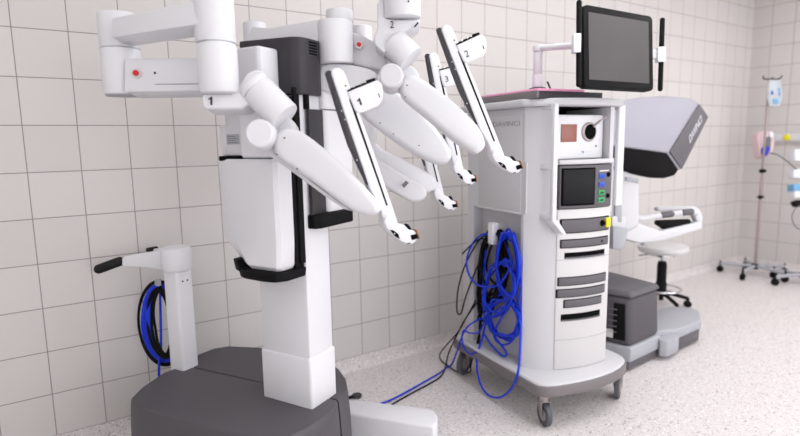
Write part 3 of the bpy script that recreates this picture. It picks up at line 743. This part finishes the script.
for s_, (x, y0, y1, dd, c0, c1) in enumerate(((578.5, 2.5, 84.5, dL-.01, 33, 52), (661.8, 20, 89, dR+.03, 46.5, 61.5))):
    hb = MB().cap(at(x+.6, y0, dd), at(x-1.6 if s_ else x+.2, y1, dd), .0115).build('handle_bar', 'black', mon)
    xo = -4.6 if s_ == 0 else -3.4
    MB().prism([at(x+xo, c0, dd-.016), at(x+xo+7.6, c0, dd-.016), at(x+xo+7.2, c1, dd-.016), at(x+xo-.4, c1, dd-.016)], CF*.034, .003).build('handle_clip', 'white', mon)
    if s_: MB().prism([at(648, 48.5, dd), at(660, 49.5, dd), at(660, 59, dd), at(648, 58, dd)], CF*.02, .002).build('handle_bracket', 'white', mon)
    else: MB().prism([at(578, 38, dd+.01), at(590, 38, dd+.04), at(590, 48, dd+.04), at(578, 48, dd+.01)], CF*.01, .002).build('handle_bracket', 'white', mon)

# --- cables on the cart
def side(x, y, off=.0):      # a point in the cable recess, off metres out from the recess panel
    return onplane(x, y, CFm(-.20-off, 0, 0), cu)
def cab(pts, m_, r, label, extra=(), name='cable'):
    P = [side(*p) for p in pts]+list(extra)
    return tag(MB().tube(P, r, 7, step=6).build(name, m_), label, 'cable')
def ell(cx, cy, rx, ry, turns, off, ph=0, jit=.06, n=12, tilt=0, seed=1):
    rnd = random.Random(seed); o = []
    for i in range(int(n*turns)+1):
        a = ph+2*PI*i/n; j = 1+rnd.uniform(-jit, jit)
        x = rx*j*math.cos(a); y = ry*j*math.sin(a)
        o.append((cx+x*math.cos(tilt)-y*math.sin(tilt), cy+x*math.sin(tilt)+y*math.cos(tilt), off+.010*math.sin(i*.8+seed)+.004*i/n))
    return o
RB = .0058
cab(ell(494, 265, 13, 34, 8, .030, -PI/2, .16, tilt=.05, seed=3), 'black', RB, 'black cable in a dense coil hung directly under the white cart hook')
cab(ell(490, 272, 10, 42, 5, .045, -PI/2, .18, tilt=.12, seed=5), 'black', RB, 'black cable in a long narrow coil reaching down to mid cart side')
cab([(497, 240, .05), (484, 236, .06), (474, 248, .07), (464, 268, .075), (458, 290, .07), (457, 311, .07), (461, 313, .07), (466, 296, .07), (476, 270, .06), (488, 246, .055)], 'black', .0045, 'black cable hanging in a thin open loop left of the hook')
cab([(495, 238, .05), (478, 240, .07), (464, 252, .08), (463, 254, .085)], 'black', .0045, 'short black cable end sticking out left of the blue coil')
cab([(500, 236, .02), (507, 250, .03), (500, 275, .04), (486, 300, .05), (480, 320, .05), (479, 345, .06), (476, 362, .12)], 'black', RB, 'black cable running steeply down past the lower blue windings')
cab([(486, 300, .05), (478, 318, .055), (481, 322, .06), (478, 340, .06), (474, 352, .09), (470, 368, .14)], 'black', RB, 'black cable ending beside the rear caster of the cart')
cab(ell(508, 265, 11, 32, 8, .050, -PI/2, .14, seed=8), 'blue', RB, 'blue cable in a dense upright coil right of the white cart hook')
cab([(495, 238, .06), (484, 234, .07), (473, 243, .075), (467, 258, .08), (468, 272, .08), (476, 284, .08), (489, 287, .08), (500, 284, .075), (509, 270, .07)], 'blue', RB, 'blue cable in a wide loop bulging left below the hook')
cab(ell(504, 318, 15, 20, 8, .04, -PI/2, .16, tilt=-.2, seed=11), 'blue', RB, 'blue cable in a flat round coil low in the cart side')
cab([(518, 250, .05), (521, 280, .055), (521, 320, .06), (520, 350, .10), (518, 372, .13), (511, 389, .13), (499, 397.5, .13), (487, 394, .13), (479, 380, .13), (477, 358, .12), (483, 335, .07), (488, 315, .06), (497, 296, .06), (506, 276, .06)], 'blue', RB, 'blue cable sagging in the long loop below the cart bumper')
cab([(486, 250, .06), (484, 275, .065), (483, 300, .07), (486, 320, .07), (496, 338, .07), (506, 352, .07), (503, 356, .07), (492, 346, .07), (484, 334, .07)], 'blue', RB, 'blue cable folded into the lower left corner of the recess')
cab([(500, 290, .06), (492, 305, .065), (484, 322, .07), (479, 332, .075), (470, 333, .10), (463, 331, .12), (463, 345, .13), (470, 354, .14), (476, 352, .13)], 'blue', .0045, 'thin blue cable looping over the rear corner of the bumper')
cab(ell(499, 288, 14, 26, 5, .06, 0, .16, tilt=.25, seed=17), 'blue', RB, 'blue cable in a loose tilted coil at mid height of the cart side')
def fl(x, y, z=.006): return onz(x, y, z)
cab([(484, 318, .06), (474, 322, .09), (464, 332, .14)], 'blue', .005, 'blue cable running from the cart across the floor to the robot',
    [fl(453, 362, .06), fl(447, 367.5), fl(438, 374), fl(425, 381.5), fl(411, 389.5), fl(398, 396.5), fl(387, 401.5), fl(376, 405)])
cab([(482, 296, .06), (470, 312, .09), (462, 325, .14)], 'black', .0045, 'black cable running beside the blue one across the floor to the robot',
    [fl(449, 352, .10), fl(446, 365, .012), fl(441, 376), fl(428, 384.5), fl(412, 393), fl(396, 402), fl(385, 409)])
cab([(476, 300, .07), (466, 318, .11), (458, 332, .16)], 'black', .004, 'thin black cable curling on the floor around the rear caster',
    [fl(441, 352, .05), fl(441, 360, .012), fl(449, 366.5), fl(458, 372), fl(470, 372, .012), fl(470, 364, .03)])

cab([(497, 236, .05), (490, 250, .05), (487, 270, .05), (496, 284, .05), (503, 268, .05), (502, 246, .045), (494, 238, .04), (484, 252, .045), (481, 280, .05), (488, 300, .05), (499, 296, .05), (508, 270, .045), (504, 242, .04)], 'black', RB, 'black cable crossing itself between the hook and the blue windings')
cab([(506, 238, .06), (514, 246, .065), (516, 275, .065), (510, 305, .065), (500, 320, .065), (494, 336, .065), (503, 345, .065), (514, 338, .06), (518, 318, .06), (517, 292, .06), (512, 262, .06), (505, 242, .06)], 'blue', RB, 'blue cable in one tall narrow loop along the pillar edge')

# ================================================================== SURGEON CONSOLE
con = thing('surgeon_console', onz(640, 345, 0), 'grey and white surgeon console with tilted viewer hood behind the instrument cart', 'surgeon console')
d = 3.2
# base block
base_t = [onz(x, y, .62) for x, y in ()]
def blk(pts_bottom, z0, z1, name, m_, bev=.01, shrink=1.0, parent=con):
    c = sum(pts_bottom, V((0, 0, 0)))/len(pts_bottom)
    A = [V((p.x, p.y, z0)) for p in pts_bottom]; B = [V((c.x+(p.x-c.x)*shrink, c.y+(p.y-c.y)*shrink, z1)) for p in pts_bottom]
    return MB().prism(A, B, bev, 3, 30).build(name, m_, parent)
# footprint: near corner at px 630, short face to its left, long face to its right
k0 = onz(630, 347, .16); k1 = onz(659, 334, .16); k2 = k1+V((.0, .42, 0))+(k1-k0).normalized()*.05; k3 = onz(604, 341, .16)
fpz = [k3, k0, k1, k2, k3+V((.05, .55, 0))]
blk(fpz, .155, .452, 'base_housing', 'dark', .03, .96)
blk([V((p.x, p.y, 0)) for p in fpz], .452, .485, 'base_top', 'grille', .015, .93)
g = sum(fpz, V())/5
blk([g+(p-g)*1.04 for p in fpz], .065, .155, 'platform', 'plat', .012)
blk([g+(p-g)*.98 for p in fpz], .012, .065, 'skirt', 'grille', .004)
q0 = onz(615, 341, .2); q1 = onz(627, 345, .2)
dd_ = (k0-k3).normalized(); nrm = V((dd_.y, -dd_.x, 0))
cface = MB().prism([k3+dd_*.05+nrm*.006+V((0, 0, .03)), k0-dd_*.03+nrm*.006+V((0, 0, .03)), k0-dd_*.04+nrm*.0+V((0, 0, .25)), k3+dd_*.05+nrm*.0+V((0, 0, .25))], -nrm*.01, .002).build('connector_panel', 'black', con)
m = MB()
for i in range(5):
    z = .07+i*.035
    p0 = k0-dd_*.13+nrm*.008+V((0, 0, z)); m.prism([p0, p0+dd_*.05, p0+dd_*.05+V((0, 0, .006)), p0+V((0, 0, .006))], -nrm*.003)
m.build('label_print', 'label', con)
p0 = k0-dd_*.16+nrm*.008+V((0, 0, .035)); MB().prism([p0, p0+dd_*.06, p0+dd_*.06+V((0, 0, .05)), p0+V((0, 0, .05))], -nrm*.003).build('rating_label', 'paper', con)
# pedal tray
pt = [onz(x, y, .15) for x, y in ((650, 314), (668, 308), (690, 309), (699, 313), (701, 322), (680, 331), (650, 334))]
A = [V((p.x, p.y, .10)) for p in pt]
MB().prism([V((p.x, p.y, .10)) for p in pt], [V((p.x, p.y, .165)) for p in pt], .012, 3, 30).build('pedal_tray', 'plat', con)
ptc = sum(pt, V())/7
MB().prism([V((*(ptc+(p-ptc)*.93).xy, .02)) for p in pt], [V((*(ptc+(p-ptc)*.95).xy, .10)) for p in pt], .006).build('tray_skirt', 'grille', con)
pp = [onz(x, y, .13) for x, y in ((655, 334), (667, 329), (679, 331), (679, 337), (668, 342), (660, 341))]
pe_ = MB().prism([V((p.x, p.y, .03)) for p in pp], [V((p.x, p.y, .135)) for p in pp], .008, 2).build('foot_pedal', 'plat', con)
# hood: front face polygon and back polygon
HFr = [(604, 103, 3.20), (640, 97, 3.30), (662, 95.5, 3.38), (690, 98, 3.5), (698, 102.5, 3.5), (668, 152.5, 3.25), (630, 147.5, 3.12), (604, 145, 3.04)]
HBk = [(612, 118, 3.6), (652, 105, 3.68), (676, 103, 3.72), (700, 104, 3.68), (707.5, 116, 3.66), (680, 171, 3.42), (640, 165, 3.40), (612, 160, 3.36)]
hood = MB().prism([at(*p) for p in HFr], [at(*p) for p in HBk], .012, 3, 30).build('viewer_hood', 'silver', con)
# side strip of the hood
S = [at(698.5, 104.5, 3.505), at(707, 117, 3.655), at(680.5, 169, 3.425), at(669, 152, 3.255)]
sn_ = (S[1]-S[0]).cross(S[3]-S[0]).normalized()
if sn_.dot(CAM-S[0]) < 0: sn_ = -sn_
MB().prism([p+sn_*.010 for p in S], -sn_*.012, .003).build('hood_side_trim', 'grille', hood)
tpos = (S[0]*.45+S[1]*.55)*.64+(S[3]*.45+S[2]*.55)*.36
text('brand_lettering', 'DAVINCI', tpos+sn_*.0115, (S[1]+S[0])*.5-(S[2]+S[3])*.5, (S[0]-S[1]), (S[0]-S[1]).length*.27, 'letterw', hood, width=((S[1]+S[0])-(S[2]+S[3])).length*.5*.44)
# black underside
Bt = [at(604, 145.5, 3.04), at(630, 148, 3.12), at(667.5, 153, 3.24), at(679, 169, 3.41), at(675, 175.5, 3.42), at(664, 178.5, 3.40), at(650, 178, 3.36), at(630, 173, 3.3), at(604, 167, 3.2)]
MB().prism(Bt, (V((.6, .75, 0)))*.2, .01, 2, 30).build('viewer_underside', 'black', hood)
# column
slab([(608, 150), (628, 172), (638, 176), (640, 182), (640, 226), (630, 232), (608, 236)], 3.28, 3.28, .2, .02).build('console_column', 'cart', con)
MB().box(W, k3.x+.1, k3.x+.32, k3.y+.2, k3.y+.4, .45, 1.2, .02).build('lift_column', 'white2', con)
slab([(612, 100), (625, 102), (628, 180), (612, 182)], 3.38, 3.4, .15, .01).build('column_shroud', 'black', con)
slab([(612, 120), (628, 100), (632, 104), (616, 145)], 3.3, 3.3, .05, .006).build('support_arm', 'white2', con)
slab([(615, 180), (622, 182), (622, 222), (615, 222)], 3.262, 3.262, .03, .004).build('column_trim', 'plat', con)
slab([(626, 176.5), (639, 179), (639, 183), (626, 180.5)], 3.27, 3.27, .02, .003).build('column_trim', 'plat', con)
slab([(613, 226), (629, 228), (625, 246), (621, 250), (613, 249)], 3.22, 3.22, .08, .006).build('knee_bracket', 'plat', con)
# armrest
ar = slab([(612, 236), (612, 216), (632, 216), (640, 224), (662, 231), (695, 223), (702, 221), (703, 229), (662, 241), (640, 243)], 3.25, 3.45, .10, .008).build('armrest', 'cart', con)
MB().tube([at(612, 192, 3.3), at(620, 200, 3.3), at(632, 214, 3.32), at(640, 218.5, 3.34), at(652, 217, 3.38), at(668, 214.5, 3.42), at(690, 212, 3.46), at(696, 213, 3.48)], .018, 10).build('armrest_rail', 'cart', ar)
for x0, y0, x1, y1, dd in ((663, 215, 671, 214, 3.40), (684, 212.5, 691, 211.8, 3.44)):
    MB().cap(at(x0, y0, dd), at(x1, y1, dd), .0205).build('rail_grip', 'grille', ar)
slab([(643.5, 228), (648, 228), (648, 246), (643.5, 246)], 3.5, 3.5, .05, .006).build('armrest_post', 'cart', ar)
slab(rounded([(659, 206.5), (680, 206), (697, 207), (702, 214), (703, 222), (697, 222), (693, 214), (680, 210.5), (659, 211)], 2), 3.5, 3.5, .05, .006).build('end_loop', 'cart', ar)
slab([(659, 220), (690, 219), (694, 226), (684, 230), (668, 230.5), (658, 224)], 3.43, 3.47, .06, .006).build('arm_pad', 'black', ar)

# ================================================================== STOOL
so = onz(660, 306.5, 0); so = V((so.x, so.y, 0))
sd = (so-CAM).dot(CF)
st = thing('stool', so, 'round cream swivel stool with chrome foot ring behind the surgeon console', 'stool')
def Z(y):
    # height over the floor of image row y above the stool's axis
    a = .0; b = 2.0
    for _ in range(40):
        m_ = (a+b)/2; v = V((so.x, so.y, m_))-CAM
        yy = 218-FOC*v.dot(CU)/v.dot(CF)
        if yy > y: a = m_
        else: b = m_
    return (a+b)/2
zs = Z(247)
rs = 23.3*sd/FOC
MB().lathe(V((so.x, so.y, zs-.045)), UP, [(rs*.7, 0), (rs*.93, .008), (rs, .03), (rs*.97, .055), (rs*.8, .07), (rs*.4, .076), (0, .077)], 36).build('seat', 'offwhite', st)
MB().lathe(V((so.x, so.y, zs-.07)), UP, [(.09, 0), (.09, .024), (0, .025)]).cyl(V((so.x, so.y, zs-.12)), V((so.x, so.y, zs-.06)), .014).build('seat_plate', 'chrome', st)
MB().tube([V((so.x, so.y, zs-.06)), V((so.x, so.y, zs-.06))-CR*.12, V((so.x, so.y, zs-.07))-CR*.19], .006).build('height_lever', 'label', st)
MB().lathe(V((so.x, so.y, .11)), UP, [(.042, 0), (.042, .09), (.037, .10), (.037, zs-.26), (.031, zs-.23), (0, zs-.23)], 20).build('gas_cylinder', 'black', st)
rr_ = .15
zr = .155
cc = V((so.x, so.y, zr))
MB().tube([cc+V((math.cos(a), math.sin(a), 0))*rr_ for a in (2*PI*k/24 for k in range(24))], .009, 8, closed=True, step=2).build('foot_ring', 'chrome', st)
m = MB()
for k in range(3):
    a = 2*PI*k/3+.3; m.tube([cc, cc+V((math.cos(a), math.sin(a), 0))*rr_], .006, 6, smooth=False)
m.build('ring_spoke', 'chrome', st)
for k in range(5):
    a = 2*PI*k/5+.5; dv = V((math.cos(a), math.sin(a), 0)); c_ = V((so.x, so.y, 0))
    lg = MB().tube([c_+V((0, 0, .12)), c_+dv*.1+V((0, 0, .105)), c_+dv*.21+V((0, 0, .075))], .015, 8).build('leg', 'black', st)
    w_ = c_+dv*.21+V((0, 0, .028)); ax = V((-dv.y, dv.x, 0))
    MB().cyl(w_-ax*.018, w_+ax*.018, .028, n=18).box(lambda a_, b_, z_: w_+dv*a_+ax*b_+V((0, 0, z_)), -.01, .01, -.01, .01, .01, .05).build('caster', 'black', lg)

# ================================================================== IV STANDS
def iv(o, angles, Ht, label, rleg=.31, knobs=()):
    o = V(o); t = thing('infusion_stand', o, label, 'infusion stand')
    MB().cyl(o+V((0, 0, .07)), o+V((0, 0, .98)), .014, n=14).cyl(o+V((0, 0, .97)), o+V((0, 0, Ht)), .010, n=12).build('pole', 'pole', t)
    MB().cyl(o+V((0, 0, .065)), o+V((0, 0, .115)), .032, n=16).build('hub', 'black', t)
    for a in angles:
        dv = V((math.cos(a), math.sin(a), 0)); ax = V((-dv.y, dv.x, 0))
        lg = MB().tube([o+V((0, 0, .095)), o+dv*rleg*.5+V((0, 0, .09)), o+dv*rleg+V((0, 0, .082))], .016, 8).build('leg', 'plat', t)
        w_ = o+dv*rleg+V((0, 0, .032))
        MB().cyl(w_-ax*.017, w_+ax*.017, .032, n=18).cyl(w_+V((0, 0, .02)), w_+V((0, 0, .08)), .009, n=10).build('caster', 'black', lg)
    for z, s in knobs:
        MB().cyl(o+V((0, 0, z-.018)), o+V((0, 0, z+.018)), .018*s, n=14).cyl(o+V((0, 0, z))-CR*.03, o+V((0, 0, z))+CR*.035, .009*s, n=10).build('clamp_knob', 'black', t)
    return t
o1 = at(755.5, 262, 5.42); o1.z = 0; 
def Zat(o, y):
    a, b = 0.0, 3.0
    for _ in range(40):
        m_ = (a+b)/2; v = V((o.x, o.y, m_))-CAM
        if 218-FOC*v.dot(CU)/v.dot(CF) > y: a = m_
        else: b = m_
    return (a+b)/2
iv1 = iv(o1, [math.radians(a) for a in (40, 112, 184, 256, 328)], Zat(o1, 79), 'steel drip stand in the far corner with pump and drip bag', .30, ((Zat(o1, 171), 1.3), (Zat(o1, 197), 1)))
m = MB()
zt = Zat(o1, 79)
top_ = o1+V((0, 0, zt))
m.tube([top_-CR*.06+V((0, 0, .03)), top_-CR*.05, top_, top_+CR*.09, top_+CR*.12+V((0, 0, .03))], .006, 6)
m.build('hook_bar', 'black', iv1)
bgc = at(774.5, 93, (top_-CAM).dot(CF))
def BF(a, b, z): return bgc+CR*a+CF*b+CU*z
bag = thing('drip_bag', bgc-V((0, 0, .12)), 'clear drip bag with blue print hanging from the corner drip stand', 'drip bag')
bgm = MB()
rng_ = []
for z, w_, t_ in ((-.13, .02, .006), (-.12, .055, .015), (-.05, .072, .024), (.04, .072, .022), (.11, .06, .010), (.125, .05, .004)):
    rng_.append([BF(w_*math.cos(a), t_*math.sin(a), z) for a in (2*PI*k/16 for k in range(16))])
bgm.rings(rng_); bgm.build('bag', 'bag', bag)
MB().box(BF, -.03, .02, -.027, -.021, -.105, -.06).build('print_block', 'lblue', bag)
MB().box(BF, -.045, -.03, -.026, -.021, -.02, .015).build('print_block', 'bport', bag)
MB().box(BF, .02, .04, -.026, -.021, .01, .04).build('print_block', 'lblue', bag)
MB().box(BF, .025, .035, -.026, -.021, -.03, .0).build('print_block', 'bport', bag)
MB().tube([BF(0, 0, .12), BF(-.02, -.0, .15), top_+CR*.02+V((0, 0, .0))], .004, 6).build('hanger', 'label', bag)
pd = (o1-CAM).dot(CF)
pump = thing('infusion_pump', at(766, 158, pd-.08), 'small pale pink pump with blue handle clamped to the corner drip stand', 'infusion pump')
slab(rounded([(758, 133), (765, 131), (772, 133), (775, 141), (773, 152), (766, 158), (761, 156), (759, 145)], 2), pd-.14, pd-.14, .11, .012).build('housing', 'pinkpump', pump)
slab([(767, 137), (771.5, 136), (770.5, 150), (766, 151)], pd-.155, pd-.155, .03, .004).build('display', 'label', pump)
slab(rounded([(763, 148), (768, 146), (770, 150), (767, 156), (763, 154)], 2), pd-.165, pd-.165, .04, .006).build('handle', 'deepblue', pump)
slab([(770, 130.5), (774, 133), (773, 140), (770, 137)], pd-.155, pd-.155, .03, .003).build('side_key', 'white', pump)

# second stand at the right edge of the picture
o2 = at(803.5, 272, 5.05); o2.z = 0
iv2 = iv(o2, [math.radians(a) for a in (150, 222, 294, 6, 78)], 1.75, 'second drip stand at the right picture edge, holding the white device', .27)
pd2 = (o2-CAM).dot(CF)
dev = thing('monitor_device', at(800, 205, pd2-.05), 'white and blue bedside device clamped to the drip stand at the right edge', 'medical device')
slab([(795, 149), (812, 149), (812, 161), (795, 161)], pd2-.10, pd2-.10, .09, .008).build('upper_module', 'white', dev)
slab([(793.5, 169), (814, 169), (814, 178), (794, 178)], pd2-.10, pd2-.10, .09, .008).build('middle_module', 'white', dev)
slab([(794, 184), (812, 184), (812, 191), (794, 191)], pd2-.105, pd2-.105, .09, .006).build('lower_module', 'lblue', dev)
slab([(794.5, 190), (812, 190), (812, 198), (795, 198)], pd2-.10, pd2-.10, .09, .006).build('base_module', 'white', dev)
slab([(794, 202), (799, 200), (812, 200), (812, 207), (797, 207)], pd2-.09, pd2-.09, .06, .006).build('clamp', 'black', dev)
tag(MB().tube([at(769, 153, pd-.12), at(778, 155, pd-.3), at(788, 162, pd2-.0), at(796, 169, pd2-.12)], .006, 7).build('cable', 'label'), 'grey cable from the pink pump to the white device on the right', 'cable')
tag(MB().tube([at(800, 206, pd2-.1), at(795, 209, pd2-.12), at(792, 217, pd2-.12), at(795, 226, pd2-.12), at(801, 230, pd2-.1)], .005, 7).build('cable', 'label'), 'dark cord looped below the device at the right picture edge', 'cable')

# medical rail on the end wall
def onr(x, y, off=0): return onplane(x, y, V((X1-off, 0, 0)), V((1, 0, 0)))
ra, rb = onr(766, 134), onr(766, 141.5)
zr1, zr0 = ra.z, rb.z; y1_ = ra.y
rail = thing('wall_rail', V((X1-.02, y1_-.8, zr0)), 'white supply rail mounted on the tiled end wall behind the drip stands', 'wall rail')
MB().box(W, X1-.05, X1-.001, y1_-1.6, y1_, zr0, zr1, .006).build('trunking', 'white', rail)
yk = onr(789, 137).y
MB().lathe(V((X1-.05, yk, (zr0+zr1)/2)), V((-1, 0, 0)), [(.032, 0), (.032, .01), (.022, .02), (0, .022)], 20).build('outlet', 'yellow', rail)

# ------------------------------------------------------------------ camera, world
cd = bpy.data.cameras.new('camera'); co = bpy.data.objects.new('camera', cd); COL.objects.link(co)
mw = Matrix((( CR.x, CU.x, -CF.x, CAM.x), (CR.y, CU.y, -CF.y, CAM.y), (CR.z, CU.z, -CF.z, CAM.z), (0, 0, 0, 1)))
co.matrix_world = mw
cd.sensor_width = 36; cd.lens = FOC*36/800; cd.clip_start = .05
cd.dof.use_dof = True; cd.dof.focus_distance = 2.05; cd.dof.aperture_fstop = 1.6
S_ = bpy.context.scene; S_.camera = co
w = bpy.data.worlds.new('world'); S_.world = w; w.use_nodes = True
w.node_tree.nodes['Background'].inputs[0].default_value = (1, .98, .97, 1); w.node_tree.nodes['Background'].inputs[1].default_value = .3
S_.view_settings.view_transform = 'Standard'; S_.view_settings.look = 'None'
S_.view_settings.exposure = -0.66; S_.view_settings.gamma = 1
